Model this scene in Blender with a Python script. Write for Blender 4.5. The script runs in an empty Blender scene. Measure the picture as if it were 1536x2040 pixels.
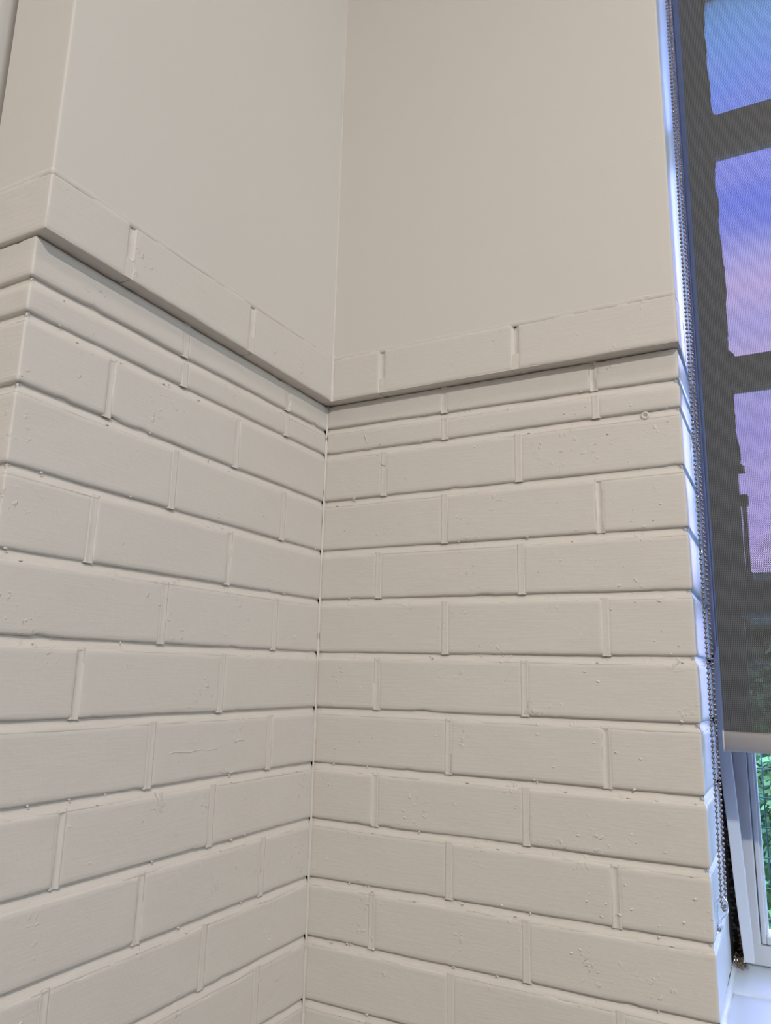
import bpy, bmesh, math, random
from mathutils import Vector, Matrix, noise
random.seed(11)
S = bpy.context.scene
COL = S.collection

# ------------------------------------------------------------------ camera
CR = ((0.8831688269740091, 0.07970273418308034, 0.462234028631703),
      (0.4685309132483463, -0.1964844124639617, -0.8613202998823157),
      (0.022172198628538933, 0.9772621704652406, -0.21087210290966324))
cam_d = bpy.data.cameras.new('camera')
cam = bpy.data.objects.new('camera', cam_d); COL.objects.link(cam)
M4 = Matrix(CR).to_4x4(); M4.translation = Vector((0.6969609917701644, -1.0710854071330778, -0.37093379208695554))
cam.matrix_world = M4
cam_d.sensor_fit = 'HORIZONTAL'; cam_d.sensor_width = 36.0
cam_d.lens = 1494.4463704665187 / 1536 * 36.0
cam_d.clip_start = 0.01
S.camera = cam

# ------------------------------------------------------------------ world, lights, exposure
S.view_settings.view_transform = 'Standard'; S.view_settings.look = 'None'
S.view_settings.gamma = 1.0; S.view_settings.use_curve_mapping = False
S.view_settings.exposure = 0.0

w = bpy.data.worlds.new('evening_sky'); S.world = w; w.use_nodes = True
N = w.node_tree.nodes; Lk = w.node_tree.links; N.clear()
wo = N.new('ShaderNodeOutputWorld'); bg = N.new('ShaderNodeBackground')
tc = N.new('ShaderNodeTexCoord'); sep = N.new('ShaderNodeSeparateXYZ')
ramp = N.new('ShaderNodeValToRGB'); cr = ramp.color_ramp
stops = [(0.0, (0.46, 0.38, 0.80)), (0.14, (0.44, 0.36, 0.80)), (0.28, (0.35, 0.32, 0.80)), (0.345, (0.36, 0.34, 0.84)), (0.375, (0.54, 0.44, 0.88)),
         (0.405, (0.40, 0.38, 0.86)), (0.45, (0.56, 0.45, 0.92)), (0.475, (0.42, 0.40, 0.92)), (0.51, (0.10, 0.18, 0.88)), (0.56, (0.18, 0.25, 0.98)), (0.62, (0.155, 0.29, 1.0)), (0.68, (0.155, 0.42, 1.0)), (1.0, (0.24, 0.58, 1.0))]
cr.elements[0].position = 0.0; cr.elements[0].color = (*stops[0][1], 1)
cr.elements[1].position = 1.0; cr.elements[1].color = (*stops[-1][1], 1)
for p_, c_ in stops[1:-1]:
    e = cr.elements.new(p_); e.color = (*c_, 1)
mp = N.new('ShaderNodeMapping'); mp.inputs['Scale'].default_value = (2.2, 2.2, 6.0); mp.inputs['Location'].default_value = (0.3, 0.0, 1.55)
cn = N.new('ShaderNodeTexNoise'); cn.inputs['Scale'].default_value = 1.3; cn.inputs['Detail'].default_value = 5
cm = N.new('ShaderNodeMapRange'); cm.inputs['From Min'].default_value = 0.46; cm.inputs['From Max'].default_value = 0.68; cm.inputs['To Max'].default_value = 0.5
mx = N.new('ShaderNodeMixRGB'); mx.inputs['Color2'].default_value = (0.60, 0.54, 0.92, 1)
Lk.new(tc.outputs['Generated'], sep.inputs[0]); Lk.new(sep.outputs['Z'], ramp.inputs[0])
Lk.new(tc.outputs['Generated'], mp.inputs[0]); Lk.new(mp.outputs[0], cn.inputs['Vector'])
Lk.new(cn.outputs['Fac'], cm.inputs['Value']); Lk.new(cm.outputs[0], mx.inputs['Fac'])
Lk.new(ramp.outputs[0], mx.inputs['Color1']); 
def wm(op, a, b=None):
    q = N.new('ShaderNodeMath'); q.operation = op
    for i_, v_ in enumerate((a, b)):
        if v_ is None: continue
        if isinstance(v_, (int, float)): q.inputs[i_].default_value = v_
        else: Lk.new(v_, q.inputs[i_])
    return q.outputs[0]
# the pink of the evening sits low over the garden side; the rest of the sky is clear pale blue
hor = wm('SQRT', wm('MAXIMUM', wm('SUBTRACT', 1.0, wm('MULTIPLY', sep.outputs['Z'], sep.outputs['Z'])), 0.0001))
az = wm('DIVIDE', sep.outputs['Y'], hor)
am = N.new('ShaderNodeMapRange'); am.interpolation_type = 'SMOOTHSTEP'
am.inputs['From Min'].default_value = 0.72; am.inputs['From Max'].default_value = 0.95; Lk.new(az, am.inputs['Value'])
fin = N.new('ShaderNodeMixRGB'); fin.inputs['Color1'].default_value = (0.26, 0.62, 0.92, 1)
Lk.new(am.outputs[0], fin.inputs['Fac']); Lk.new(mx.outputs[0], fin.inputs['Color2']); Lk.new(fin.outputs[0], bg.inputs['Color'])
bg.inputs['Strength'].default_value = 17.0
Lk.new(bg.outputs[0], wo.inputs[0])

def area(name, loc, target, size, power, col, sy=None):
    d = bpy.data.lights.new(name, 'AREA'); d.energy = power; d.color = col
    d.shape = 'RECTANGLE' if sy else 'DISK'; d.size = size
    if sy: d.size_y = sy
    o = bpy.data.objects.new(name, d); COL.objects.link(o)
    o.location = loc
    o.rotation_euler = (Vector(target) - Vector(loc)).to_track_quat('-Z', 'Y').to_euler()
    return o
area('ceiling_lamp', (2.1, -2.9, 1.76), (2.1, -2.9, 0), 0.16, 116, (1.0, 0.905, 0.835))
area('ceiling_lamp', (1.15, -1.0, 1.76), (1.15, -1.0, 0), 0.40, 9, (1.0, 0.87, 0.74))
area('daylight_window_opposite', (3.9, -2.0, 0.95), (0, -2.0, 0.95), 1.6, 47, (0.76, 0.91, 1.0), 1.3)

# ------------------------------------------------------------------ materials
def mat(name, col, rough=0.5, metal=0.0, spec=0.5):
    m = bpy.data.materials.new(name); m.use_nodes = True
    b = m.node_tree.nodes['Principled BSDF']
    b.inputs['Base Color'].default_value = (*col, 1); b.inputs['Roughness'].default_value = rough
    b.inputs['Metallic'].default_value = metal; b.inputs['Specular IOR Level'].default_value = spec
    return m
def nn(m, t, **kw):
    n = m.node_tree.nodes.new(t)
    for k, v in kw.items():
        if k in n.inputs: n.inputs[k].default_value = v
        else: setattr(n, k, v)
    return n
def lk(m, a, b): m.node_tree.links.new(a, b)

def paint(name, col, rough=0.42, grain=1.0, pocks=1.0, streak=1.0, var=0.03):
    """brushed and rolled wall paint: orange peel, brush streaks, sparse blobs and dings"""
    m = mat(name, col, rough, spec=0.35); b = m.node_tree.nodes['Principled BSDF']
    tcn = nn(m, 'ShaderNodeTexCoord'); geo = tcn.outputs['Object']
    fine = nn(m, 'ShaderNodeTexNoise', Scale=420.0, Detail=2.0)
    lk(m, geo, fine.inputs['Vector'])
    mps = nn(m, 'ShaderNodeMapping'); mps.inputs['Scale'].default_value = (22, 22, 330); lk(m, geo, mps.inputs[0])
    st = nn(m, 'ShaderNodeTexNoise', Scale=1.0, Detail=3.0); lk(m, mps.outputs[0], st.inputs['Vector'])
    mid = nn(m, 'ShaderNodeTexNoise', Scale=45.0, Detail=4.0); lk(m, geo, mid.inputs['Vector'])
    # sparse raised blobs
    vo = nn(m, 'ShaderNodeTexVoronoi', Scale=95.0, Randomness=1.0)
    wr = nn(m, 'ShaderNodeTexNoise', Scale=160.0, Detail=2.0); lk(m, geo, wr.inputs['Vector'])
    ad = nn(m, 'ShaderNodeMixRGB', blend_type='LINEAR_LIGHT'); ad.inputs['Fac'].default_value = 0.006
    lk(m, geo, ad.inputs['Color1']); lk(m, wr.outputs['Color'], ad.inputs['Color2']); lk(m, ad.outputs[0], vo.inputs['Vector'])
    blob = nn(m, 'ShaderNodeMapRange'); blob.inputs['From Min'].default_value = 0.32; blob.inputs['From Max'].default_value = 0.12
    blob.interpolation_type = 'SMOOTHSTEP'; lk(m, vo.outputs['Distance'], blob.inputs['Value'])
    msk = nn(m, 'ShaderNodeTexNoise', Scale=13.0, Detail=2.0); lk(m, geo, msk.inputs['Vector'])
    mr = nn(m, 'ShaderNodeMapRange'); mr.inputs['From Min'].default_value = 0.57; mr.inputs['From Max'].default_value = 0.66
    lk(m, msk.outputs['Fac'], mr.inputs['Value'])
    mu = nn(m, 'ShaderNodeMath', operation='MULTIPLY'); lk(m, blob.outputs[0], mu.inputs[0]); lk(m, mr.outputs[0], mu.inputs[1])
    def sc(sock, k):
        q = nn(m, 'ShaderNodeMath', operation='MULTIPLY'); lk(m, sock, q.inputs[0]); q.inputs[1].default_value = k; return q.outputs[0]
    def sm(a, c):
        q = nn(m, 'ShaderNodeMath', operation='ADD'); lk(m, a, q.inputs[0]); lk(m, c, q.inputs[1]); return q.outputs[0]
    h = sm(sm(sc(fine.outputs['Fac'], 0.10 * grain), sc(st.outputs['Fac'], 0.22 * streak)),
           sm(sc(mid.outputs['Fac'], 0.75 * grain), sc(mu.outputs[0], 0.55 * pocks)))
    bp = nn(m, 'ShaderNodeBump', Strength=1.0, Distance=0.0011); lk(m, h, bp.inputs['Height'])
    lk(m, bp.outputs[0], b.inputs['Normal'])
    # faint colour drift of the old paint
    big = nn(m, 'ShaderNodeTexNoise', Scale=3.5, Detail=3.0); lk(m, geo, big.inputs['Vector'])
    c2 = nn(m, 'ShaderNodeMixRGB'); c2.inputs['Color1'].default_value = (*col, 1)
    c2.inputs['Color2'].default_value = (col[0] * (1 - var), col[1] * (1 - 2 * var), col[2] * (1 - 2.5 * var), 1)
    lk(m, big.outputs['Fac'], c2.inputs['Fac']); lk(m, c2.outputs[0], b.inputs['Base Color'])
    return m

BRICK = paint('painted_brick', (0.735, 0.705, 0.66), 0.45, 0.8, 1.0, 1.0)
MORTAR = paint('painted_mortar', (0.75, 0.715, 0.665), 0.42, 1.3, 1.0, 0.3)
PLAST = paint('painted_plaster', (0.735, 0.705, 0.66), 0.5, 0.22, 0.12, 0.12, 0.02)
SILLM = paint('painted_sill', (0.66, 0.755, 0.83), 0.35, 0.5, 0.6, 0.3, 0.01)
ROOM = mat('room_paint', (0.13, 0.12, 0.11), 0.7)
FLOORM = mat('floor_carpet', (0.05, 0.045, 0.04), 0.9)
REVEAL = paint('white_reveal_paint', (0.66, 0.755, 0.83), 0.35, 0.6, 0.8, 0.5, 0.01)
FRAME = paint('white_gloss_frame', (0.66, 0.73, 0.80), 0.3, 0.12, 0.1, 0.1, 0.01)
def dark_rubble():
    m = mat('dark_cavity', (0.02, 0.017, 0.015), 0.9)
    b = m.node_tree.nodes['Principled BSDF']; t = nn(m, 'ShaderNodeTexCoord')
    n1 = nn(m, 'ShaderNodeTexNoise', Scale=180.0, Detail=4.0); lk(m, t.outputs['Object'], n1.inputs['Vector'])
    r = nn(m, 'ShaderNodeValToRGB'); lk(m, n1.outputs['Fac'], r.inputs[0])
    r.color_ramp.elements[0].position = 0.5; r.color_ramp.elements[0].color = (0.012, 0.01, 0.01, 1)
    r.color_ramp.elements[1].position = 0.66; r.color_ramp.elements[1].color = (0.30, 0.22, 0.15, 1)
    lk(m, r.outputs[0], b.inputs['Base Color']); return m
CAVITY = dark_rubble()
BLACK = mat('black_void', (0.01, 0.01, 0.011), 0.9)
CRUMB = mat('crumbling_mortar', (0.33, 0.22, 0.13), 0.95)
STEEL = mat('bead_chain_steel', (0.34, 0.29, 0.27), 0.28, 1.0)
BARM = mat('anodised_beige_bar', (0.62, 0.57, 0.50), 0.38, 0.15)
CAPM = mat('bar_end_cap', (0.62, 0.64, 0.66), 0.4)
SCREW = mat('screw_metal', (0.35, 0.35, 0.37), 0.3, 1.0)
WIREM = mat('green_coated_wire', (0.008, 0.025, 0.018), 0.4)
PUTTY = mat('ragged_putty', (0.16, 0.14, 0.12), 0.9)
clear = mat('clear_plastic', (0.93, 0.96, 1.0), 0.06); clear.node_tree.nodes['Principled BSDF'].inputs['Transmission Weight'].default_value = 0.92
clear.node_tree.nodes['Principled BSDF'].inputs['IOR'].default_value = 1.3
GLASS = bpy.data.materials.new('window_glass'); GLASS.use_nodes = True
g = GLASS.node_tree; g.nodes.clear()
go = g.nodes.new('ShaderNodeOutputMaterial'); gm = g.nodes.new('ShaderNodeMixShader'); gt = g.nodes.new('ShaderNodeBsdfTransparent')
gt.inputs[0].default_value = (0.95, 0.97, 0.97, 1); gg = g.nodes.new('ShaderNodeBsdfGlossy'); gg.inputs['Roughness'].default_value = 0.03
gf = g.nodes.new('ShaderNodeFresnel'); gf.inputs[0].default_value = 1.45
g.links.new(gf.outputs[0], gm.inputs[0]); g.links.new(gt.outputs[0], gm.inputs[1]); g.links.new(gg.outputs[0], gm.inputs[2]); g.links.new(gm.outputs[0], go.inputs[0])

# open-weave sunscreen fabric: grey threads, holes are real transparency of the cloth
FAB = bpy.data.materials.new('sunscreen_fabric'); FAB.use_nodes = True
f = FAB.node_tree; fb = f.nodes['Principled BSDF']; fo = f.nodes['Material Output']
fb.inputs['Roughness'].default_value = 0.6
t = f.nodes.new('ShaderNodeTexCoord'); sp = f.nodes.new('ShaderNodeSeparateXYZ'); f.links.new(t.outputs['Object'], sp.inputs[0])
PIT = 0.0023
def fm(op, a, c=None):
    q = f.nodes.new('ShaderNodeMath'); q.operation = op
    for i, v in enumerate((a, c)):
        if v is None: continue
        if isinstance(v, (int, float)): q.inputs[i].default_value = v
        else: f.links.new(v, q.inputs[i])
    return q.outputs[0]
k2 = 2 * math.pi / PIT
sx = fm('SINE', fm('MULTIPLY', sp.outputs['X'], k2)); sz = fm('SINE', fm('MULTIPLY', sp.outputs['Z'], k2 * 0.9))
hole = fm('GREATER_THAN', fm('MULTIPLY', sx, sz), 0.38)
fmix = f.nodes.new('ShaderNodeMixShader'); ftr = f.nodes.new('ShaderNodeBsdfTransparent'); ftr.inputs[0].default_value = (0.193, 0.188, 0.188, 1)
f.links.new(hole, fmix.inputs[0]); f.links.new(fb.outputs[0], fmix.inputs[1]); f.links.new(ftr.outputs[0], fmix.inputs[2]); f.links.new(fmix.outputs[0], fo.inputs[0])
thr = f.nodes.new('ShaderNodeValToRGB'); f.links.new(fm('ADD', fm('MULTIPLY', sx, 0.5), 0.5), thr.inputs[0])
thr.color_ramp.elements[0].color = (0.050, 0.052, 0.052, 1); thr.color_ramp.elements[1].color = (0.185, 0.19, 0.19, 1)
f.links.new(thr.outputs[0], fb.inputs['Base Color'])

# ------------------------------------------------------------------ helpers
def link(name, mesh, m, parent=None, smooth=True, loc=None):
    o = bpy.data.objects.new(name, mesh); COL.objects.link(o)
    if m is not None and not mesh.materials: mesh.materials.append(m)
    if smooth:
        for p in mesh.polygons: p.use_smooth = True
    if loc is not None: o.location = loc
    if parent is not None: o.parent = parent
    return o
def mesh_of(name, verts, faces):
    me = bpy.data.meshes.new(name); me.from_pydata([tuple(v) for v in verts], [], faces); me.update(); return me
def tag(o, label, cat, group=None, kind=None):
    if label: o['label'] = label
    if cat: o['category'] = cat
    if group: o['group'] = group
    if kind: o['kind'] = kind
    return o
def box_bm(bm, x0, x1, y0, y1, z0, z1, bev=0.0):
    vs = [bm.verts.new((x, y, z)) for x in (x0, x1) for y in (y0, y1) for z in (z0, z1)]
    fs = [(0, 1, 3, 2), (4, 6, 7, 5), (0, 4, 5, 1), (2, 3, 7, 6), (0, 2, 6, 4), (1, 5, 7, 3)]
    nf = [bm.faces.new([vs[i] for i in q]) for q in fs]
    if bev:
        es = list({e for q in nf for e in q.edges})
        bmesh.ops.bevel(bm, geom=es, offset=bev, segments=2, profile=0.5, affect='EDGES')
def box(name, x0, x1, y0, y1, z0, z1, m, parent=None, bev=0.0):
    bm = bmesh.new(); box_bm(bm, min(x0, x1), max(x0, x1), min(y0, y1), max(y0, y1), min(z0, z1), max(z0, z1), bev)
    bmesh.ops.recalc_face_normals(bm, faces=bm.faces)
    me = bpy.data.meshes.new(name); bm.to_mesh(me); bm.free()
    return link(name, me, m, parent, smooth=False)
def tube_mesh(name, pts, r, seg=8, closed=False):
    V, F = [], []; n = len(pts); pts = [Vector(p) for p in pts]
    for i, p in enumerate(pts):
        a = pts[(i - 1) % n] if (i or closed) else pts[0]; b = pts[(i + 1) % n] if (i < n - 1 or closed) else pts[-1]
        d = (b - a).normalized(); s = d.cross(Vector((0.13, 1, 0.07))).normalized(); u_ = s.cross(d)
        rr = r[i] if isinstance(r, (list, tuple)) else r
        for k in range(seg):
            an = 2 * math.pi * k / seg; V.append(p + s * (rr * math.cos(an)) + u_ * (rr * math.sin(an)))
    for i in range(n if closed else n - 1):
        for k in range(seg):
            a = i * seg + k; b = i * seg + (k + 1) % seg; c = ((i + 1) % n) * seg + (k + 1) % seg; d = ((i + 1) % n) * seg + k
            F.append((a, b, c, d))
    if not closed: F += [tuple(range(seg))[::-1], tuple(range((n - 1) * seg, n * seg))]
    return mesh_of(name, V, F)
def prism_xz(name, poly, y0, y1, m, parent=None, smooth=False, bev=0.0):
    bm = bmesh.new(); a = [bm.verts.new((x, y0, z)) for x, z in poly]; b = [bm.verts.new((x, y1, z)) for x, z in poly]
    bm.faces.new(a); bm.faces.new(b[::-1]); n = len(poly)
    for i in range(n): bm.faces.new((a[i], b[i], b[(i + 1) % n], a[(i + 1) % n]))
    bmesh.ops.recalc_face_normals(bm, faces=bm.faces)
    if bev: bmesh.ops.bevel(bm, geom=[e for e in bm.edges if e.calc_face_angle(0) > 0.6], offset=bev, segments=2, profile=0.5, affect='EDGES')
    me = bpy.data.meshes.new(name); bm.to_mesh(me); bm.free()
    return link(name, me, m, parent, smooth)

# ------------------------------------------------------------------ wall surfaces that turn an outer corner
W, L, P = 0.588, 0.5995, 0.020
class Surf:
    """u runs along the wall away from the inner corner and on round the outer corner; w is out of the wall"""
    def __init__(s, side, base, C, r=0.0025): s.side, s.base, s.C, s.r = side, base, C, r
    def at(s, u, w_, v):
        C, r, b = s.C, s.r, s.base
        if u <= C - r: p, n = (u, 0.0), (0.0, -1.0)
        elif u >= C + r: p, n = (C, u - C), (1.0, 0.0)
        else:
            t_ = (u - (C - r)) / (2 * r) * math.pi / 2; p = (C - r + r * math.sin(t_), r - r * math.cos(t_)); n = (math.sin(t_), -math.cos(t_))
        x, y = p[0] + n[0] * w_, p[1] + n[1] * w_ - b
        if s.side == 'r': return Vector((x, y, v))
        return Vector((-y, -x, v))          # the left wall is the same thing mirrored across the corner
    def breaks(s): return [s.C - s.r, s.C - s.r * 0.33, s.C + s.r * 0.33, s.C + s.r]
RL = Surf('r', 0.0, W); LL = Surf('l', 0.0, L)
RU = Surf('r', P, 0.5925, 0.003); LU = Surf('l', P, 0.6045, 0.003)

def nz(x, y, z=0.0): return noise.noise(Vector((x, y, z)))

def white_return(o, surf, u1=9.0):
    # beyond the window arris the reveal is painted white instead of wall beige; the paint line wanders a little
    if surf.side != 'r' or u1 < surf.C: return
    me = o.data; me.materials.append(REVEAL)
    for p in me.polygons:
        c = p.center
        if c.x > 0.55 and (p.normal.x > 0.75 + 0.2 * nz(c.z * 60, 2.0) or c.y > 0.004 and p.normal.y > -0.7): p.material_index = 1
def brick(surf, u0, u1, zb, zt, m=None, parent=None, seed=0, dep=0.007, bevel=0.0028, step=0.007, off=0.0, wob=1.0, chips=1.0, name='brick', flatends=(False, False)):
    """one brick face as a relief: zb(u), zt(u) bottom and top lines; worn, wobbly arrises that roll back into the joint"""
    nu = max(3, int((u1 - u0) / step)); us = [u0 + (u1 - u0) * i / nu for i in range(nu + 1)]
    for bu in surf.breaks():
        if u0 + 0.004 < bu < u1 - 0.004: us.append(bu)
    us = sorted(us); us = [q for i, q in enumerate(us) if i == 0 or q - us[i - 1] > 0.0004]
    hgt = zt(0.5 * (u0 + u1)) - zb(0.5 * (u0 + u1)); nv = max(3, int(hgt / step)); ts = [i / nv for i in range(nv + 1)]
    # ring columns: rounded arris on both sides
    prof = [(-0.0, -dep), (0.0, -bevel * 0.9), (0.28, -bevel * 0.34), (1.0, 0.0)]     # (inset in bevels, w)
    def cols(vals, a, b, scale):
        inner = [q for q in vals if a + scale * 1.25 < q < b - scale * 1.25]
        out = [(a + q * scale, w_) for q, w_ in prof] + [(q, 0.0) for q in inner] + [(b - q * scale, w_) for q, w_ in reversed(prof)]
        return out
    cu = cols(us, u0, u1, bevel)
    cv = cols([q * hgt for q in ts], 0.0, hgt, bevel)
    V = []
    tilt_u = random.uniform(-1, 1) * 0.0006; tilt_v = random.uniform(-1, 1) * 0.0006; sd = seed * 7.31
    for j, (v_, wv) in enumerate(cv):
        for i, (u_, wu) in enumerate(cu):
            lo, hi = zb(u_), zt(u_); z_ = lo + (hi - lo) * v_ / hgt
            eu = min(u_ - u0, u1 - u_); ev = min(v_, hgt - v_)
            w_ = min(wu, wv) if not (wu < 0 and wv < 0) else max(-dep, min(wu, wv) * 1.0 - 0.25 * min(abs(wu), abs(wv)))
            x_, y_ = u_, z_
            if ev < bevel * 1.3:
                s_ = 1 if v_ < hgt / 2 else -1
                d_ = (0.0007 * nz(u_ * 45, sd + s_ * 9) + 0.0005 * nz(u_ * 160, sd + s_ * 5)) * wob
                c_ = max(0.0, nz(u_ * 38, sd * 1.7 + s_ * 31) - 0.36) * 0.007 * chips
                y_ += s_ * (abs(d_) + c_)
            if eu < bevel * 1.3:
                s_ = 1 if u_ < (u0 + u1) / 2 else -1
                if not flatends[0 if s_ == 1 else 1]:
                    d_ = (0.0007 * nz(z_ * 60, sd + s_ * 3) + 0.0005 * nz(z_ * 170, sd + s_ * 11)) * wob
                    x_ += s_ * abs(d_)
            if w_ > -dep * 0.99:
                w_ += off + tilt_u * ((u_ - u0) / (u1 - u0) - 0.5) + tilt_v * (v_ / hgt - 0.5)
                w_ += 0.0006 * nz(u_ * 14, z_ * 20, sd) + 0.00025 * nz(u_ * 60, z_ * 70, sd)
            if abs(x_ - surf.C) < surf.r * 0.9: w_ = max(w_, -surf.r * 0.8)
            V.append(surf.at(x_, w_, y_))
    nc = len(cu); F = []
    for j in range(len(cv) - 1):
        for i in range(nc - 1):
            q = (j * nc + i, j * nc + i + 1, (j + 1) * nc + i + 1, (j + 1) * nc + i)
            F.append(q if surf.side == 'r' else q[::-1])
    o = link(name, mesh_of(name, V, F), m or BRICK, parent)
    white_return(o, surf, u1)
    return o

def mortar_bed(V, F, surf, ua, ub, zl, half, seed, lo=-0.0010, hi=-0.0058, step=0.008):
    """a struck joint: deep under the upper brick, sloping out to the lower one"""
    n = max(4, int((ub - ua) / step)); us = sorted([ua + (ub - ua) * i / n for i in range(n + 1)] + [b for b in surf.breaks() if ua < b < ub])
    rows = [(-1.9, -0.0024), (-1.45, -0.0004), (-1.15, -0.0008), (-0.75, -0.0015), (-0.3, -0.0025), (0.2, -0.0037), (0.6, -0.0046), (0.95, -0.0046), (1.3, -0.0042)]
    b0 = len(V); k = len(rows)
    for u_ in us:
        zc = zl(u_); a = 0.75 + 0.5 * (0.5 + 0.5 * nz(u_ * 9, seed)); sl = 0.0011 * nz(u_ * 25, seed * 3.3)
        for t_, w_ in rows:
            V.append(surf.at(u_, w_ * a + 0.0004 * nz(u_ * 90, t_ * 3, seed) + 0.0006 * nz(u_ * 30, t_, seed + 5), zc + t_ * half + sl * (1 - abs(t_) * 0.5)))
    for i in range(len(us) - 1):
        for j in range(k - 1):
            a = b0 + i * k + j; q = (a, a + k, a + k + 1, a + 1); F.append(q if surf.side == 'r' else q[::-1])
def mortar_head(V, F, surf, uc, half, za, zb_, depth, seed):
    n = 10; b0 = len(V); rows = [(-2.3, -0.5), (-1.75, 0.05), (-1.1, 0.55), (-0.35, 1.0), (0.35, 1.0), (1.1, 0.55), (1.75, 0.05), (2.3, -0.5)]; k = len(rows)
    for i in range(n + 1):
        v_ = za + (zb_ - za) * i / n; a = 0.85 + 0.5 * nz(v_ * 60, seed)
        for t_, d_ in rows:
            w_ = -depth * a * d_ if d_ > 0 else -0.004
            V.append(surf.at(uc + t_ * half + 0.0006 * nz(v_ * 50, seed + 2), w_ + 0.0004 * nz(v_ * 120, t_ * 2, seed), v_))
    for i in range(n):
        for j in range(k - 1):
            a = b0 + i * k + j; q = (a, a + 1, a + k + 1, a + k); F.append(q if surf.side == 'r' else q[::-1])

# measured bed joints (height at the inner corner, height at the outer corner), then on down to the floor
zr = [(0.0470, 0.0425), (0.0, 0.0002), (-0.0854, -0.0836), (-0.1719, -0.1717), (-0.2552, -0.2567), (-0.3425, -0.3444), (-0.4312, -0.4295), (-0.5178, -0.5180), (-0.6025, -0.6028), (-0.6892, -0.6870), (-0.7735, -0.7735), (-0.8615, -0.8600)]
zl_ = [(0.0440, 0.0399), (0.0, -0.0012), (-0.0854, -0.0826), (-0.1719, -0.1712), (-0.2552, -0.2597), (-0.3425, -0.3459), (-0.4312, -0.4311), (-0.5178, -0.5150), (-0.6025, -0.6025), (-0.6892, -0.6876), (-0.7735, -0.7725), (-0.8615, -0.8590)]
FLOOR = -1.87
while zr[-1][0] > FLOOR + 0.12:
    a = zr[-1][0] - 0.0865; zr.append((a, a)); zl_.append((a, a))
# centres of the upright joints on each face, course by course from the top
hr = [[.2262, .4681], [.2273, .4704], [.1169, .3509], [.2282, .4706], [.1109, .3528], [.2301, .4723], [.1131, .3552], [.2368, .4669], [.1143, .3543], [.2384, .4723], [.1139, .3513], [.2414, .4720], [.1138, .3540]]
hl = [[.1177, .3594], [.1179, .3569], [.2399, .4785], [.1167, .3617], [.2409, .4827], [.1226, .3600], [.2387, .4803], [.1214, .3614], [.2420, .4821], [.1237, .3593], [.2403, .4802], [.1222, .3600], [.2400, .4810]]
def zfun(pair, C, seed):
    a, b = pair
    return lambda u_: a + (b - a) * min(1.0, u_ / C) + 0.0011 * nz(min(u_, C) * 7, seed) * math.sin(math.pi * min(1.0, max(0.0, u_ / C)))

def build_wall(surf, zs, heads, end, name, faint, depthtab):
    root_V, root_F = [], []
    root = link(name, bpy.data.meshes.new(name), None)
    tag(root, None, None, kind='structure')
    C = surf.C; J = 0.0050; H = 0.0031
    lines = [zfun(pr, C, i * 3.7 + (0 if surf.side == 'r' else 50)) for i, pr in enumerate(zs)]
    top = lambda u_: 0.0935
    n = len(lines)
    for r_ in range(n + 1):
        zt = top if r_ == 0 else (lambda u_, q=lines[r_ - 1]: q(u_) - J)
        zb = (lambda u_, q=lines[r_]: q(u_) + J) if r_ < n else (lambda u_: FLOOR)
        hs = heads[r_] if r_ < len(heads) else heads[(r_ - 11) % 2 + 11]
        last = hs[-1]; ret = 0.23 if C - last < 0.16 else 0.112
        full = [0.0] + list(hs) + [C + ret, C + ret + 0.24, end]
        full = [q for q in full if q <= end]
        if end - full[-2] < 0.02: full.pop(-2)
        for i in range(len(full) - 1):
            a, b = full[i], full[i + 1]; sd = r_ * 13 + i * 3 + (0 if surf.side == 'r' else 211)
            random.seed(sd)
            brick(surf, a + (0.0 if i == 0 else H), b - (H if i < len(full) - 2 else 0), zb, zt, parent=root, seed=sd,
                  off=random.uniform(-0.0005, 0.0005), flatends=(i == 0, i == len(full) - 2))
            if i > 0:
                dp = depthtab.get((r_, i), random.choice((0.0002, 0.0005, 0.0010, 0.0016)))
                mortar_head(root_V, root_F, surf, a, H, zb(a) - 0.001, zt(a) + 0.001, dp, sd)
        if r_ < n: mortar_bed(root_V, root_F, surf, 0.0, end, lines[r_], J, r_ * 2.1 + (0 if surf.side == 'r' else 77))
    # the masonry core behind the joints
    b0 = len(root_V)
    for u_ in (0.0, C - 0.0025, C + 0.0025, end):
        for v_ in (FLOOR, 0.1): root_V.append(surf.at(u_, -0.0062, v_))
    for i in range(3):
        a = b0 + 2 * i; q = (a, a + 2, a + 3, a + 1); root_F.append(q if surf.side == 'r' else q[::-1])
    me = root.data; me.from_pydata([tuple(v) for v in root_V], [], root_F); me.update(); me.materials.append(MORTAR); white_return(root, surf)
    for p in me.polygons: p.use_smooth = True
    return root, lines
wall_right, linesR = build_wall(RL, zr, hr, W + 0.205, 'wall_right', None, {(7, 2): 0.003, (9, 2): 0.003, (3, 2): 0.0032, (9, 1): 0.0003, (0, 2): 0.003, (4, 1): 0.0005, (6, 2): 0.0015})
wall_left, linesL = build_wall(LL, zl_, hl, L + 0.115, 'wall_left', None, {(8, 1): 0.0002, (3, 1): 0.0005, (10, 1): 0.0002, (6, 1): 0.0006, (6, 2): 0.0022, (8, 2): 0.003, (7, 1): 0.0006, (9, 1): 0.0006, (5, 2): 0.0012})

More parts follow.
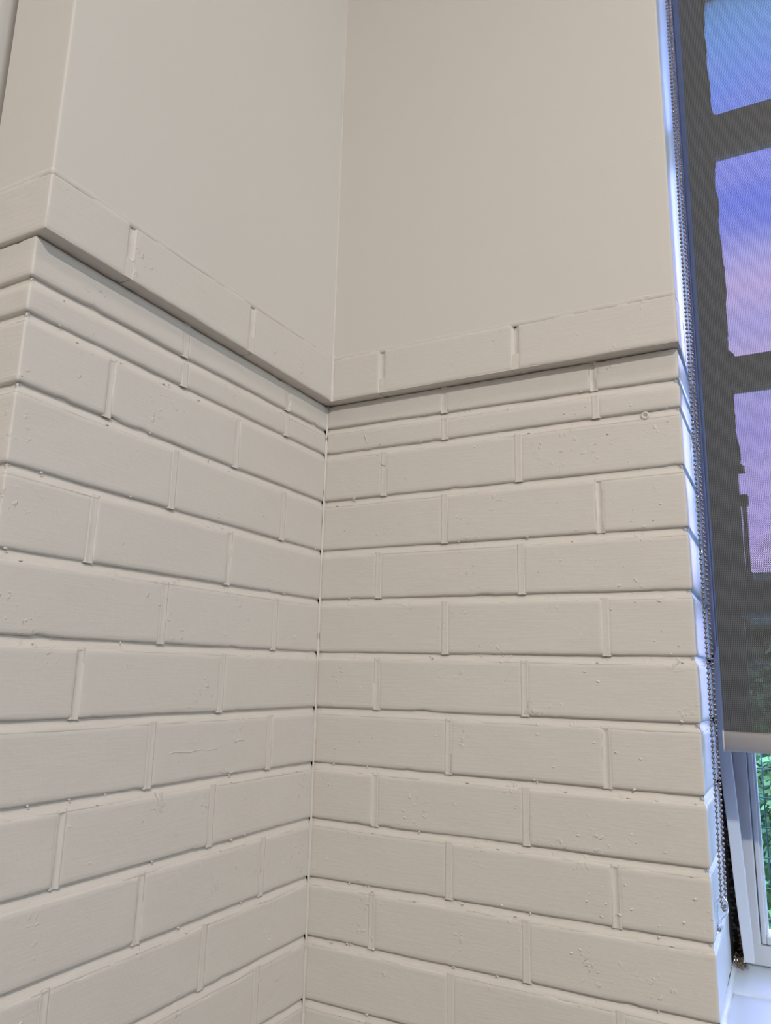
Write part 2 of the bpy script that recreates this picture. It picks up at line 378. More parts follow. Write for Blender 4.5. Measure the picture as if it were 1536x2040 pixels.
# --- projecting course of bricks and the plaster above it
ZS = 0.0940; ZT_r = (0.1745, 0.1700); ZT_l = (0.1775, 0.1660)
def upper(surf, zt_pair, heads, end, parent, ceil=1.80):
    C = surf.C; H = 0.0045
    zt = lambda u_: zt_pair[0] + (zt_pair[1] - zt_pair[0]) * min(1, u_ / C) - 0.0008
    zb = lambda u_: ZS + 0.0006 * nz(u_ * 12, 3)
    full = [P] + heads + [end]
    for i in range(len(full) - 1):
        sd = 500 + i * 7 + (0 if surf.side == 'r' else 90); random.seed(sd)
        brick(surf, full[i] + (0 if i == 0 else H), full[i + 1] - (H if i < len(full) - 2 else 0), zb, zt, parent=parent, seed=sd, dep=0.030,
              bevel=0.0022, off=random.uniform(-0.0002, 0.0003), flatends=(i == 0, i == len(full) - 2))
    V, F = [], []
    for i, h_ in enumerate(heads): mortar_head(V, F, surf, h_, H, ZS + 0.0005, zt(h_) + 0.002, 0.0036 if i != 2 else 0.002, 33 + i)
    for i, h_ in enumerate(heads):      # underside of the joints
        b0 = len(V)
        for du in (-H, H):
            for w_ in (-0.003, -0.03): V.append(surf.at(h_ + du, w_, ZS + 0.0005))
        q = (b0, b0 + 1, b0 + 3, b0 + 2); F.append(q if surf.side == 'r' else q[::-1])
    # feathered bead of filler where plaster meets brick
    us = [P + (end - P) * i / 150 for i in range(151)]; us = sorted(us + surf.breaks())
    rows = [(-0.0055, -0.0018), (-0.0038, -0.0002), (-0.0008, -0.0003), (0.0014, 0.0002), (0.0065, -0.0012)]; b0 = len(V); k = len(rows)
    for u_ in us:
        z0 = zt(u_) + 0.0010 * nz(u_ * 30, 8.8); am = 0.00045 * (0.4 + nz(u_ * 55, 2.2))
        for dz, w_ in rows: V.append(surf.at(u_, w_ + am * (1 if w_ > -0.001 else 0), z0 + dz))
    for i in range(len(us) - 1):
        for j in range(k - 1):
            a = b0 + i * k + j; q = (a, a + k, a + k + 1, a + 1); F.append(q if surf.side == 'r' else q[::-1])
    white_return(link('mortar', mesh_of('mortar', V, F), MORTAR, parent), surf)
    # plaster skin
    V, F = [], []; us = sorted([P + (end - P) * i / 60 for i in range(61)] + surf.breaks()); nz_ = 90; k = nz_ + 1
    for u_ in us:
        for j in range(nz_ + 1):
            v_ = zt(u_) + 0.001 + (ceil - zt(u_)) * j / nz_
            dent = 0.0
            if abs(u_ - C) < 0.004: dent = -0.0014 * max(0.0, nz(v_ * 22, 4.4) - 0.3)
            V.append(surf.at(u_, -0.0004 + 0.0006 * nz(u_ * 5, v_ * 5, 3.1) + dent, v_))
    for i in range(len(us) - 1):
        for j in range(nz_):
            a = i * k + j; q = (a, a + k, a + k + 1, a + 1); F.append(q if surf.side == 'r' else q[::-1])
    white_return(link('plaster', mesh_of('plaster', V, F), PLAST, parent), surf)
upper(RU, ZT_r, [0.1191, 0.3553, 0.5925 + 0.09], 0.5925 + 0.205, wall_right)
upper(LU, ZT_l, [0.2466, 0.4860, 0.6045 + 0.10], 0.6045 + 0.11, wall_left)

# thin runs of filler in the inner corner, lower and upper
def corner_bead(name, x, y, z0, z1, parent, r=0.0016):
    V, F = [], []; n = int((z1 - z0) / 0.006); seg = 5
    for i in range(n + 1):
        z_ = z0 + (z1 - z0) * i / n; rr = r * (1.0 + 0.7 * nz(z_ * 40, x * 99) + 0.5 * nz(z_ * 130, 6))
        for k in range(seg):
            t_ = k / (seg - 1) * math.pi / 2
            V.append((x + 2.2 * rr * (1 - math.sin(t_)) - 0.0004, y - 2.2 * rr * (1 - math.cos(t_)) + 0.0004, z_))
    for i in range(n):
        for k in range(seg - 1):
            a = i * seg + k; F.append((a, a + 1, a + seg + 1, a + seg))
    return link(name, mesh_of(name, V, F), MORTAR, parent)
corner_bead('corner_filler', 0, 0, FLOOR, 0.094, wall_right, 0.0013)
corner_bead('corner_filler', P, -P, 0.094, 0.18, wall_right, 0.0024)
corner_bead('corner_filler', P, -P, 0.18, 1.79, wall_right, 0.0009)

box('soffit', -0.02, 0.5921, -0.0195, 0.01, 0.0946, 0.12, MORTAR, wall_right); box('soffit', -0.01, 0.0192, -0.6032, -0.001, 0.0950, 0.12, MORTAR, wall_left)
# blobs and drips of old paint (real lumps)
def lump(surf, u_, v_, a, b, h_, parent, rot=0.0):
    V, F = [], []; seg = 12; rings = [(1.0, -0.0003), (0.8, h_ * 0.45), (0.45, h_ * 0.9), (0.0, h_)]
    for rr, w_ in rings[:-1]:
        for k in range(seg):
            t_ = 2 * math.pi * k / seg; q = rr * (1 + 0.28 * nz(math.cos(t_) * 1.7 + u_ * 70, math.sin(t_) * 1.7 + v_ * 70))
            du, dv = a * q * math.cos(t_), b * q * math.sin(t_)
            V.append(surf.at(u_ + du * math.cos(rot) - dv * math.sin(rot), w_, v_ + du * math.sin(rot) + dv * math.cos(rot)))
    V.append(surf.at(u_, h_, v_)); n3 = len(V) - 1
    for j in range(2):
        for k in range(seg):
            q = (j * seg + k, j * seg + (k + 1) % seg, (j + 1) * seg + (k + 1) % seg, (j + 1) * seg + k); F.append(q if surf.side == 'r' else q[::-1])
    for k in range(seg):
        q = (2 * seg + k, 2 * seg + (k + 1) % seg, n3); F.append(q if surf.side == 'r' else q[::-1])
    return V, F
def lumps(items, parent, name='paint_lumps'):
    V, F = [], []
    for s_, it in items:
        v_, f_ = lump(s_, *it[:5], parent, *(it[5:])); b0 = len(V); V += v_; F += [tuple(i + b0 for i in q) for q in f_]
    o = link(name, mesh_of(name, V, F), BRICK, parent); o['kind'] = 'stuff'; return o
rnd = random.Random(5); R_it, L_it = [], []
for k in range(170):
    u_ = rnd.uniform(0.02, W - 0.01) if rnd.random() < 0.35 else rnd.uniform(0.40, W - 0.012); v_ = rnd.uniform(-0.95, 0.04)
    s_ = rnd.uniform(0.0007, 0.0018); R_it.append((RL, (u_, v_, s_ * rnd.uniform(0.8, 1.9), s_, s_ * 0.55, rnd.uniform(-0.6, 0.6))))
for k in range(70):
    u_ = rnd.uniform(0.02, L - 0.01); v_ = rnd.uniform(-0.95, 0.04)
    s_ = rnd.uniform(0.0006, 0.0015); L_it.append((LL, (u_, v_, s_ * rnd.uniform(0.8, 2.0), s_, s_ * 0.5, rnd.uniform(-0.6, 0.6))))
for k in range(45):       # crumbs along the joints
    i = rnd.randrange(0, 12); u_ = rnd.uniform(0.02, W - 0.01); R_it.append((RL, (u_, linesR[i](u_) + rnd.choice((-0.005, 0.005)), rnd.uniform(0.001, 0.003), 0.0011, 0.0009)))
    u_ = rnd.uniform(0.02, L - 0.01); L_it.append((LL, (u_, linesL[i](u_) + rnd.choice((-0.005, 0.005)), rnd.uniform(0.001, 0.0028), 0.0011, 0.0009)))
lumps(R_it, wall_right); lumps(L_it, wall_left)
# a ring of paint around an old plug, and a filled hole higher up
def ring(surf, u_, v_, r, t_, parent):
    pts = [surf.at(u_ + r * math.cos(a), 0.0002, v_ + r * math.sin(a)) for a in [2 * math.pi * i / 20 for i in range(20)]]
    V, F = [], []
    for i, (rr, w_) in enumerate(((r - t_, -0.0004), (r - t_ * 0.4, 0.0011), (r + t_ * 0.4, 0.0011), (r + t_, -0.0004))):
        for k in range(20):
            a = 2 * math.pi * k / 20; V.append(surf.at(u_ + rr * math.cos(a), w_, v_ + rr * math.sin(a)))
    for i in range(3):
        for k in range(20): F.append((i * 20 + k, i * 20 + (k + 1) % 20, (i + 1) * 20 + (k + 1) % 20, (i + 1) * 20 + k))
    link('paint_ring', mesh_of('paint_ring', V, F), BRICK, parent)
ring(RL, 0.540, -0.0015, 0.0042, 0.0018, wall_right)
# scabs and cracks of old filler that the paint has gone over: little ridges on the brick faces
def ridge(V, F, surf, pts, wd, h_):
    b0 = len(V)
    for i, (u_, v_) in enumerate(pts):
        a = pts[max(0, i - 1)]; b = pts[min(len(pts) - 1, i + 1)]; dx, dy = b[0] - a[0], b[1] - a[1]; l_ = math.hypot(dx, dy) or 1
        nx, ny = -dy / l_ * wd, dx / l_ * wd; e_ = 0.0 if i in (0, len(pts) - 1) else 1.0
        for k_, w_ in ((-1, -0.0004), (0, h_ * e_), (1, -0.0004)): V.append(surf.at(u_ + nx * k_, w_, v_ + ny * k_))
    for i in range(len(pts) - 1):
        for k_ in range(2):
            a = b0 + i * 3 + k_; q = (a, a + 1, a + 4, a + 3); F.append(q if surf.side == 'l' else q[::-1])
def scab(surf, u_, v_, ru, rv, n, parent, seed, wd=0.0008, h_=0.0009):
    r = random.Random(seed); V, F = [], []
    for i in range(n):
        a = r.uniform(0, 6.28); q = r.uniform(0, 0.7); x0, y0 = u_ + ru * q * math.cos(a), v_ + rv * q * math.sin(a); t_ = r.uniform(0.6, 1.3) if r.random() < 0.7 else r.uniform(0, 3.1)
        pts = [(x0, y0)]
        for k_ in range(r.randint(4, 8)):
            t_ += r.uniform(-0.5, 0.5); x0 += ru * 0.16 * math.cos(t_); y0 += rv * 0.16 * math.sin(t_); pts.append((x0, y0))
        ridge(V, F, surf, pts, wd, h_)
    o = link('filler_scab', mesh_of('filler_scab', V, F), BRICK, parent); o['kind'] = 'stuff'
SCABS_L = ((0.337, -0.538, 0.011, 0.016, 22, 1), (0.224, -0.655, 0.011, 0.013, 24, 2), (0.307, -0.5756, 0.004, 0.003, 5, 3), (0.20, -0.470, 0.007, 0.006, 6, 4), (0.215, -0.508, 0.016, 0.004, 10, 5))
SCABS_R = ((0.0605, -0.0818, 0.006, 0.006, 8, 6), (0.2467, -0.5554, 0.003, 0.003, 4, 7), (0.530, -0.560, 0.022, 0.012, 12, 8), (0.553, -0.360, 0.014, 0.010, 9, 9), (0.17, -0.868, 0.012, 0.004, 9, 10))
for a_ in SCABS_L: scab(LL, *a_[:5], wall_left, a_[5])
for a_ in SCABS_R: scab(RL, *a_[:5], wall_right, a_[5])
V, F = [], []
ridge(V, F, LL, [(0.330 - 0.012 * i, -0.4745 + 0.0012 * math.sin(i * 1.7)) for i in range(9)], 0.0008, 0.0008)
ridge(V, F, LL, [(0.206, -0.4700), (0.200, -0.4672), (0.194, -0.4664), (0.187, -0.4672), (0.181, -0.4668)], 0.0009, 0.0011)
o = link('paint_crack', mesh_of('paint_crack', V, F), BRICK, wall_left)
V, F = [], []
ridge(V, F, RL, [(0.076, 0.034), (0.079, 0.028), (0.081, 0.021), (0.085, 0.014)], 0.0008, 0.0010)
ridge(V, F, RL, [(0.109, -0.022), (0.114, -0.0265), (0.119, -0.0285), (0.126, -0.0215)], 0.0008, 0.0010)
link('paint_crack', mesh_of('paint_crack', V, F), BRICK, wall_right)
V, F = [], []  # two small dark discs: the shade inside little holes, put in as colour
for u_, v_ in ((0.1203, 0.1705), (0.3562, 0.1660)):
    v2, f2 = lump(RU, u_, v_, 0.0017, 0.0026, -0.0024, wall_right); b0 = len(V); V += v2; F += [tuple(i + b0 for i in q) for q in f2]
link('shade_pit', mesh_of('shade_pit', V, F), CAVITY, wall_right)

# ------------------------------------------------------------------ the rest of the room
def struct(o): o['kind'] = 'structure'; return o
struct(box('floor', -0.6, 4.0, -4.6, 0.45, FLOOR - 0.1, FLOOR, FLOORM))
struct(box('ceiling', -0.6, 4.0, -4.6, 0.45, 1.80, 1.90, ROOM))
struct(box('wall_back', -0.6, 4.0, -4.7, -4.6, FLOOR, 1.80, ROOM))
struct(box('wall_far', 4.0, 4.1, -4.6, 0.45, FLOOR, 1.80, ROOM))
struct(box('wall_outer', -0.40, -0.112, -4.6, -0.53, FLOOR, 1.80, PLAST, bev=0.004))
WX1 = 1.50
o = struct(box('wall_front', WX1, 4.0, 0.0, 0.25, FLOOR, 1.80, ROOM))
box('apron', W + 0.02, WX1, 0.0, 0.25, FLOOR, -0.83, BRICK, o); box('lintel', W + 0.004, WX1, -0.018, 0.25, 1.22, 1.80, PLAST, o)
# solid backs so no daylight leaks through the brickwork
box('core', -0.30, W - 0.012, 0.02, 0.30, FLOOR, 1.80, BLACK, wall_right); box('core', -0.30, -0.02, -L + 0.012, 0.02, FLOOR, 1.80, BLACK, wall_left)

# ------------------------------------------------------------------ window
wf = box('window_1', 0.5935, 0.6245, 0.25, 0.32, -0.33, 1.22, FRAME, bev=0.002); struct(wf)
box('window_jamb', 0.6035, 0.6245, 0.25, 0.32, -0.765, -0.33, FRAME, wf, 0.002)
box('window_head', 0.6245, WX1, 0.25, 0.32, 1.18, 1.22, FRAME, wf, 0.002)
box('window_jamb', WX1 - 0.04, WX1, 0.25, 0.32, -0.765, 1.18, FRAME, wf, 0.002)
box('window_rail', 0.6035, WX1, 0.247, 0.32, -0.772, -0.745, FRAME, wf, 0.002)
# upper fixed lights: stile and transoms
box('stile', 0.6258, 0.6430, 0.256, 0.30, -0.215, 1.18, FRAME, wf, 0.002)
for z0, z1 in ((0.578, 0.648), (0.118, 0.172), (-0.262, -0.212)):
    box('transom', 0.6430 if z0 > 0 else 0.6258, WX1 - 0.04, 0.258, 0.30, z0, z1, FRAME, wf, 0.002)
for x_ in (0.93, 1.20): box('mullion', x_, x_ + 0.04, 0.258, 0.30, -0.262, 1.18, FRAME, wf, 0.002)
# lower casement
sash = box('sash', 0.6258, 0.6325, 0.252, 0.295, -0.744, -0.264, FRAME, wf, 0.0015)
box('sash_bead', 0.6322, 0.6352, 0.262, 0.290, -0.735, -0.27, FRAME, sash, 0.0008)
box('sash_rail', 0.6325, WX1 - 0.04, 0.252, 0.295, -0.744, -0.733, FRAME, sash, 0.0015)
for z0, z1 in ((-0.735, -0.262), (-0.212, 0.118), (0.172, 0.578), (0.648, 1.18)):
    bm = bmesh.new(); box_bm(bm, 0.634, WX1 - 0.05, 0.279, 0.283, z0 - 0.004, z1 + 0.004)
    me = bpy.data.meshes.new('pane'); bm.to_mesh(me); bm.free(); link('pane', me, GLASS, wf, False)
# ragged putty line that eats into the edges of the panes
def putty(z0, z1, x0):
    V, F = [], []; n = int((z1 - z0) / 0.004)
    for i in range(n + 1):
        z_ = z0 + (z1 - z0) * i / n
        xr = x0 + 0.0030 + 0.0046 * nz(z_ * 26, 1.5) + 0.0022 * nz(z_ * 120, 7) + (0.006 if z_ - z0 < 0.016 else 0)
        for x_, y_ in ((x0, 0.2785), (xr, 0.2785), (xr + 0.001, 0.2755), (x0, 0.268)): V.append((x_, y_, z_))
    for i in range(n):
        for k in range(4): F.append((i * 4 + k, i * 4 + (k + 1) % 4, (i + 1) * 4 + (k + 1) % 4, (i + 1) * 4 + k))
    F += [(0, 1, 2, 3), tuple(4 * n + k for k in (3, 2, 1, 0))]
    link('putty', mesh_of('putty', V, F), PUTTY, wf)
for a_, b_ in ((0.172, 0.578), (0.648, 1.18), (-0.03, 0.118)): putty(a_, b_, 0.6425)
# window stay seen dark against the sky: a leaning bar between two brackets
st = link('window_stay', tube_mesh('window_stay', [(0.6485, 0.262, -0.075), (0.6488, 0.262, -0.12), (0.6472, 0.262, -0.205)], [0.0036, 0.0036, 0.0040], 8), SCREW, wf)
box('bracket', 0.6425, 0.6560, 0.256, 0.280, -0.088, -0.070, SCREW, st, 0.003); box('bracket', 0.641, 0.6550, 0.256, 0.280, -0.214, -0.198, SCREW, st, 0.003)
# dark open joint between brick reveal and frame
box('joint_cavity', 0.583, 0.6035, 0.262, 0.300, -0.772, -0.33, CAVITY, wf)
box('joint_side', 0.583, 0.5868, 0.200, 0.265, -0.772, -0.32, BLACK, wf)
box('frame_edge', 0.583, 0.5935, 0.232, 0.262, -0.33, 1.22, FRAME, wf, 0.001)

# loose cover board, cut to a curve at its top, leaning away from the brick at the bottom
tb = prism_xz('trim_1', [(0.6040, -0.7585), (0.6176, -0.7585), (0.6103, -0.577), (0.6058, -0.474), (0.6045, -0.318), (0.6025, -0.3150), (0.6000, -0.3165), (0.5960, -0.321), (0.5920, -0.329), (0.5890, -0.345), (0.5886, -0.474), (0.5893, -0.4976), (0.5940, -0.5788), (0.5984, -0.6722)], 0.206, 0.222, FRAME, bev=0.0012)
tag(tb, None, None, kind='structure')

# sill of painted bricks laid flat
sill = box('window_sill', W - 0.01, WX1, -0.012, 0.30, -0.83, -0.784, MORTAR, wf)
x_ = W + 0.001; k = 0
while x_ < WX1 - 0.02:
    wd = 0.112
    for (y0, y1) in ((-0.015, 0.125), (0.129, 0.256)):
        bm = bmesh.new(); box_bm(bm, x_, x_ + wd, y0, y1, -0.81, -0.7725 - 0.0012 * random.random(), 0.003)
        bmesh.ops.subdivide_edges(bm, edges=[e_ for e_ in bm.edges if e_.calc_length() > 0.05], cuts=5, use_grid_fill=True)
        for v in bm.verts: v.co.z += 0.0009 * nz(v.co.x * 30, v.co.y * 30); v.co.x += 0.0006 * nz(v.co.y * 60, k)
        me = bpy.data.meshes.new('brick'); bm.to_mesh(me); bm.free(); link('brick', me, SILLM, sill)
    x_ += wd + 0.004; k += 1
# plaster fillet where the reveal meets the sill
V, F = [], []
for i in range(41):
    y_ = 0.002 + 0.24 * i / 40; r_ = 0.006 + 0.002 * nz(y_ * 30, 1)
    for j in range(5):
        t_ = j / 4 * math.pi / 2; V.append((W - 0.0005 + r_ * (1 - math.sin(t_)), y_, -0.7735 + r_ * (1 - math.cos(t_))))
for i in range(40):
    for j in range(4): a = i * 5 + j; F.append((a, a + 5, a + 6, a + 1))
link('fillet', mesh_of('fillet', V, F), SILLM, sill)
# crumbs of fallen mortar in the open joint
V, F = [], []; rnd = random.Random(3)
for k in range(150):
    lowz = -0.7722 + abs(rnd.gauss(0, 0.010)) * 0.8
    c = Vector((rnd.uniform(0.589, 0.604) if k < 110 else rnd.uniform(0.6, 0.66), rnd.uniform(0.215, 0.262) if k < 110 else rnd.uniform(0.243, 0.248), lowz if k < 110 else -0.7715)); s_ = rnd.uniform(0.0006, 0.0022) * (1 if k < 110 else 0.5); b0 = len(V)
    for d in ((1, 0, 0), (-1, 0, 0), (0, 1, 0), (0, -1, 0), (0, 0, 1), (0, 0, -1)): V.append(c + Vector(d) * s_ * rnd.uniform(0.6, 1.3))
    for q in ((0, 2, 4), (2, 1, 4), (1, 3, 4), (3, 0, 4), (2, 0, 5), (1, 2, 5), (3, 1, 5), (0, 3, 5)): F.append(tuple(i + b0 for i in q))
cr_ = link('crumbs', mesh_of('crumbs', V, F), CRUMB, sill, False); cr_['kind'] = 'stuff'

# ------------------------------------------------------------------ roller blind
def xb(z_): return 0.6117 + 0.00745 * (z_ + 0.1209)      # its left edge hangs a touch out of plumb
YB = 0.065; ZBT = -0.437; ZTOP = 1.12; XR = WX1 - 0.02
V, F = [], []; nzr, nxr = 24, 20
for sgn, yy in ((0, YB - 0.0003), (1, YB + 0.0003)):
    for j in range(nzr + 1):
        z_ = ZBT + (ZTOP - ZBT) * j / nzr
        for i in range(nxr + 1):
            x_ = xb(z_) + (XR - xb(z_)) * i / nxr; V.append((x_, yy + 0.0012 * nz(x_ * 5, z_ * 3), z_))
blind = link('roller_blind', mesh_of('roller_blind', [(0, 0, 0)], []), None)
bpy.data.objects.remove(blind)
blind = bpy.data.objects.new('roller_blind', None); COL.objects.link(blind); blind.location = (1.05, YB, ZTOP)
tag(blind, 'dark grey open-weave roller blind with a pale beige bottom bar, in the window recess', 'blind')
def child(o, par):
    o.parent = par; o.matrix_parent_inverse = Matrix.Translation(-Vector(par.location)); return o
k = nxr + 1
for j in range(nzr):
    for i in range(nxr): a = j * k + i; F.append((a, a + 1, a + k + 1, a + k))
fabo = child(link('fabric', mesh_of('fabric', V[:k * (nzr + 1)], F), FAB), blind)
# bottom bar: a flattened D section
prof = []
for i in range(24):
    a = 2 * math.pi * i / 24; cx, cz = math.cos(a), math.sin(a)
    prof.append((0.0085 * math.copysign(abs(cx) ** 0.75, cx), 0.0130 * math.copysign(abs(cz) ** 0.6, cz)))
def bar(name, x0, x1, zc, m, s=1.0):
    V, F = [], []
    for x_ in (x0, x1):
        for y_, z_ in prof: V.append((x_, YB + y_ * s, zc + z_ * s))
    n_ = len(prof)
    for i in range(n_): F.append((i, (i + 1) % n_, n_ + (i + 1) % n_, n_ + i))
    F += [tuple(range(n_))[::-1], tuple(range(n_, 2 * n_))]
    me = mesh_of(name, V, F); o = link(name, me, m)
    me.polygons[-1].use_smooth = False; me.polygons[-2].use_smooth = False; return o
bb = child(bar('bottom_bar', 0.6098, XR, -0.4487, BARM), blind); bb['label'] = 'pale beige rounded bottom bar'
ec = child(bar('end_cap', 0.6078, 0.6098, -0.4487, CAPM, 1.06), blind)
child(link('roller_tube', tube_mesh('roller_tube', [(0.60, YB + 0.02, ZTOP + 0.01), (XR, YB + 0.02, ZTOP + 0.01)], 0.022, 20), BARM), blind)

# ------------------------------------------------------------------ bead chain
front = [(0.6040, 1.10), (0.6026, 0.7129), (0.6001, 0.2662), (0.5998, 0.1337), (0.5983, -0.1189), (0.5978, -0.2104), (0.5974, -0.3188), (0.5974, -0.3657), (0.5971, -0.4052), (0.5967, -0.4372), (0.5965, -0.4985), (0.5960, -0.5607), (0.5953, -0.6137), (0.5950, -0.6377)]
back = [(0.6085, 1.10), (0.6060, 0.7254), (0.6040, 0.2753), (0.6034, 0.1283), (0.6022, -0.1159), (0.6019, -0.2008), (0.6017, -0.3036), (0.6016, -0.3335), (0.6011, -0.3846), (0.6007, -0.4378), (0.6007, -0.4941), (0.6003, -0.545), (0.5995, -0.5983), (0.5987, -0.6371)]
pf = [Vector((x_, 0.035, z_)) for x_, z_ in front]; pb = [Vector((x_, 0.050, z_)) for x_, z_ in back]
loop = [Vector((0.5951, 0.0365, -0.646)), Vector((0.5960, 0.040, -0.6515)), Vector((0.5972, 0.0445, -0.6525)), Vector((0.5982, 0.0485, -0.648))]
path = pf + loop + pb[::-1]
chain = bpy.data.objects.new('bead_chain', None); COL.objects.link(chain); chain.location = (0.600, 0.042, -0.652)
tag(chain, 'looped steel bead chain hanging beside the roller blind along the brick reveal', 'chain')
bm = bmesh.new(); bmesh.ops.create_uvsphere(bm, u_segments=12, v_segments=8, radius=0.00225)
bead_me = bpy.data.meshes.new('bead'); bm.to_mesh(bead_me); bm.free(); bead_me.materials.append(STEEL)
for p in bead_me.polygons: p.use_smooth = True
pos = []; pitch = 0.0067; acc = 0.0; a = path[0]; i = 1
while i < len(path):
    d = (path[i] - a).length
    if acc + d >= pitch: a = a.lerp(path[i], (pitch - acc) / d); pos.append(a.copy()); acc = 0.0
    else: acc += d; a = path[i]; i += 1
low = sorted(range(len(pos)), key=lambda q: pos[q].z); near = set(low[:300])
for q in sorted(near):
    o = bpy.data.objects.new('bead', bead_me); COL.objects.link(o); o.location = pos[q] - Vector(chain.location); o.parent = chain
bm = bmesh.new()
for q in range(len(pos)):
    if q not in near: bmesh.ops.create_uvsphere(bm, u_segments=8, v_segments=6, radius=0.00225, matrix=Matrix.Translation(pos[q]))
me = bpy.data.meshes.new('upper_beads'); bm.to_mesh(me); bm.free()
o = child(link('upper_beads', me, STEEL), chain); o['kind'] = 'stuff'
child(link('link_wire', tube_mesh('link_wire', path, 0.00055, 5), STEEL), chain)

# clear plastic chain tensioner screwed to the reveal
tens = bpy.data.objects.new('chain_tensioner', None); COL.objects.link(tens); tens.location = (0.5935, 0.042, -0.655)
tag(tens, 'small clear plastic chain guide holding the bottom of the bead chain on the reveal', 'chain guide')
ax, az = 0.5940, -0.6490; pts = []
for i in range(22):
    t_ = math.radians(-60 + 290 * i / 21) ; 
    pts.append((ax + 0.0058 * math.cos(t_), 0.042, az + (0.0095 * math.sin(t_))))
pts = [(0.5905, 0.042, -0.6700), (0.5925, 0.042, -0.6645)] + [(0.5955, 0.042, -0.6605)] + [(0.5995, 0.042, -0.6560), (0.6006, 0.042, -0.6500), (0.5998, 0.042, -0.6430), (0.5965, 0.042, -0.6385), (0.5925, 0.042, -0.6385), (0.5893, 0.042, -0.6430), (0.5886, 0.042, -0.6500), (0.5886, 0.042, -0.6600), (0.5892, 0.042, -0.6700)]
sm_ = []
for i in range(len(pts) - 1):
    p0, p1, p2, p3 = (Vector(pts[max(0, min(len(pts) - 1, i + d))]) for d in (-1, 0, 1, 2))
    for q in range(4):
        t_ = q / 4; sm_.append(0.5 * ((2 * p1) + (p2 - p0) * t_ + (2 * p0 - 5 * p1 + 4 * p2 - p3) * t_ * t_ + (3 * p1 - p0 - 3 * p2 + p3) * t_ ** 3))
sm_.append(Vector(pts[-1]))
child(link('guide_loop', tube_mesh('guide_loop', sm_, 0.0018, 10), clear), tens)
child(box('guide_foot', 0.5877, 0.5925, 0.036, 0.048, -0.6795, -0.6690, clear, None, 0.001), tens)
child(link('screw', tube_mesh('screw', [(0.5900, 0.0345, -0.6745), (0.5900, 0.0400, -0.6745)], 0.0022, 10), SCREW), tens)

# ------------------------------------------------------------------ outside
mesh_f = bpy.data.objects.new('wire_screen', None); COL.objects.link(mesh_f); mesh_f.location = (1.05, 0.36, -0.8)
tag(mesh_f, 'green welded wire screen outside the lower window panes', 'screen')
zz = -0.7830
while zz < -0.28:
    child(link('wire', tube_mesh('wire', [(0.60, 0.36, zz), (WX1, 0.36, zz)], 0.0011, 6), WIREM), mesh_f); zz += 0.0457 if zz > -0.9 else 0
xx = 0.6395
while xx < WX1:
    child(link('wire', tube_mesh('wire', [(xx, 0.3625, -0.82), (xx + 0.0005, 0.3625, -0.26)], 0.0011, 6), WIREM), mesh_f); xx += 0.0457

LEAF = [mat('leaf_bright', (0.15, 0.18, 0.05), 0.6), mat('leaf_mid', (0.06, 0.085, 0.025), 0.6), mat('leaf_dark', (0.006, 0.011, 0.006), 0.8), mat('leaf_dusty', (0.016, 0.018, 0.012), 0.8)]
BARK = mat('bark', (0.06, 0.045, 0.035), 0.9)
def foliage(c, rad, n, s, seed, m, parent, name='foliage'):
    r = random.Random(seed); V, F = [], []
    for i in range(n):
        while True:
            d = Vector((r.uniform(-1, 1), r.uniform(-1, 1), r.uniform(-1, 1)))
            if 0.25 < d.length < 1 + 0.15 * nz(d.x * 3, d.y * 3, d.z * 3 + seed): break
        p = Vector(c) + Vector((d.x * rad[0], d.y * rad[1], d.z * rad[2])); ax_ = Vector((r.gauss(0, 1), r.gauss(0, 1), r.gauss(0, 1) * .6 + .3)).normalized()
        b_ = ax_.orthogonal().normalized(); l_ = s * r.uniform(0.6, 1.3); wd = l_ * 0.32; b0 = len(V)
        V += [p, p + ax_ * l_ * 0.5 + b_ * wd, p + ax_ * l_, p + ax_ * l_ * 0.5 - b_ * wd]; F.append((b0, b0 + 1, b0 + 2, b0 + 3))
    o = link(name, mesh_of(name, V, F), m, parent, False); o['kind'] = 'stuff'; return o
def plant(name, label, cat, base, c, rad, n, s, seed, m, group=None, m2=None):
    e_ = bpy.data.objects.new(name, None); COL.objects.link(e_); e_.location = base; tag(e_, label, cat, group)
    child(foliage(c, rad, n, s, seed, m, None), e_)
    if m2: child(foliage(c, rad, n // 2, s, seed + 9, m2, None), e_)
    child(link('stem' if cat == 'shrub' else 'trunk', tube_mesh('trunk', [base, (base[0] * .5 + c[0] * .5 + .02, base[1], (base[2] + c[2]) / 2), c], [rad[0] * 0.08, rad[0] * 0.06, rad[0] * 0.03], 7), BARK), e_)
    return e_
G = -2.0
plant('leafy_shrub', 'bright green leafy shrub just outside the window behind the wire screen', 'shrub', (0.80, 1.7, G), (0.80, 1.7, -1.05), (0.55, 0.45, 0.80), 16000, 0.034, 1, LEAF[0], None, LEAF[1])
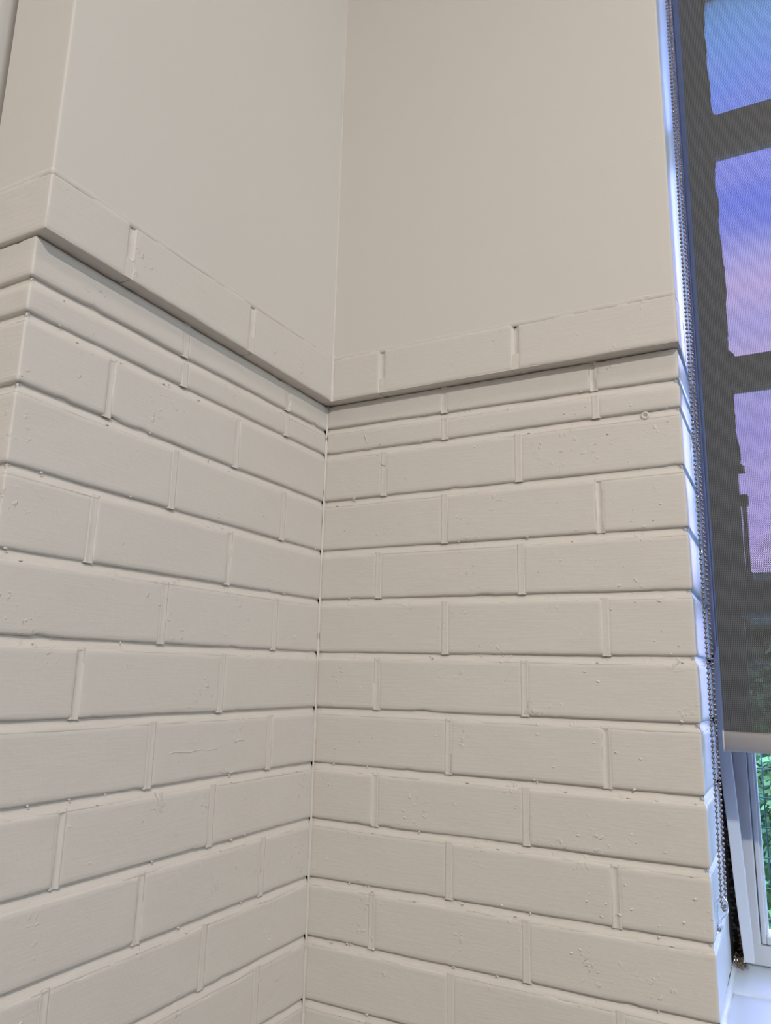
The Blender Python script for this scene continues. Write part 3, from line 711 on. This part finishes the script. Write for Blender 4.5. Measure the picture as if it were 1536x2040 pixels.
plant('garden_tree', 'dark tree with its crown behind the upper part of the blind, left of the house', 'tree', (-0.45, 5.6, G), (-0.45, 5.6, -0.1), (0.72, 0.7, 0.62), 5000, 0.09, 2, LEAF[2], 'garden trees beyond the window', LEAF[3])
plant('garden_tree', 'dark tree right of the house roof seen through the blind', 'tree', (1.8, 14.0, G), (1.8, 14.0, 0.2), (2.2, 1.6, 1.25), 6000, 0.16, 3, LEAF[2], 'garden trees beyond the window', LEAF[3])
hou = bpy.data.objects.new('brick_house', None); COL.objects.link(hou); hou.location = (0.9, 8.0, G)
tag(hou, 'low dark house with a pale gutter and windows seen through the blind', 'house')
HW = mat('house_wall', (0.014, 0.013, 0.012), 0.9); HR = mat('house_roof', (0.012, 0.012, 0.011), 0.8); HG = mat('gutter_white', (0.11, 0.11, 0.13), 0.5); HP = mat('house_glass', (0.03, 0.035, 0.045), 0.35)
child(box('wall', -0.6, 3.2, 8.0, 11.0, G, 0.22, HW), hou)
bm = bmesh.new()
vs = [bm.verts.new(v) for v in ((-0.9, 7.75, 0.26), (3.5, 7.75, 0.26), (3.5, 11.2, 0.26), (-0.9, 11.2, 0.26), (0.3, 9.4, 0.98), (2.2, 9.4, 0.98))]
for q in ((0, 1, 5, 4), (1, 2, 5), (2, 3, 4, 5), (3, 0, 4), (3, 2, 1, 0)): bm.faces.new([vs[i] for i in q])
me = bpy.data.meshes.new('roof'); bm.to_mesh(me); bm.free(); child(link('roof', me, HR, None, False), hou)
child(box('gutter', 0.36, 3.5, 7.66, 7.75, 0.20, 0.28, HG, None, 0.02), hou)
for x0 in (0.36, 1.7):
    wn = child(box('window', x0, x0 + 0.9, 7.93, 8.02, -0.72, -0.12, HG, None, 0.01), hou)
    for j in range(3): child(box('pane', x0 + 0.06 + 0.27 * j, x0 + 0.30 + 0.27 * j, 7.915, 7.935, -0.66, -0.18, HP, None), hou)
GR = mat('garden_grass', (0.015, 0.028, 0.009), 0.9)
tag(box('garden_lawn', -14, 16, 0.6, 30, G - 0.1, G, GR), None, None, kind='structure')
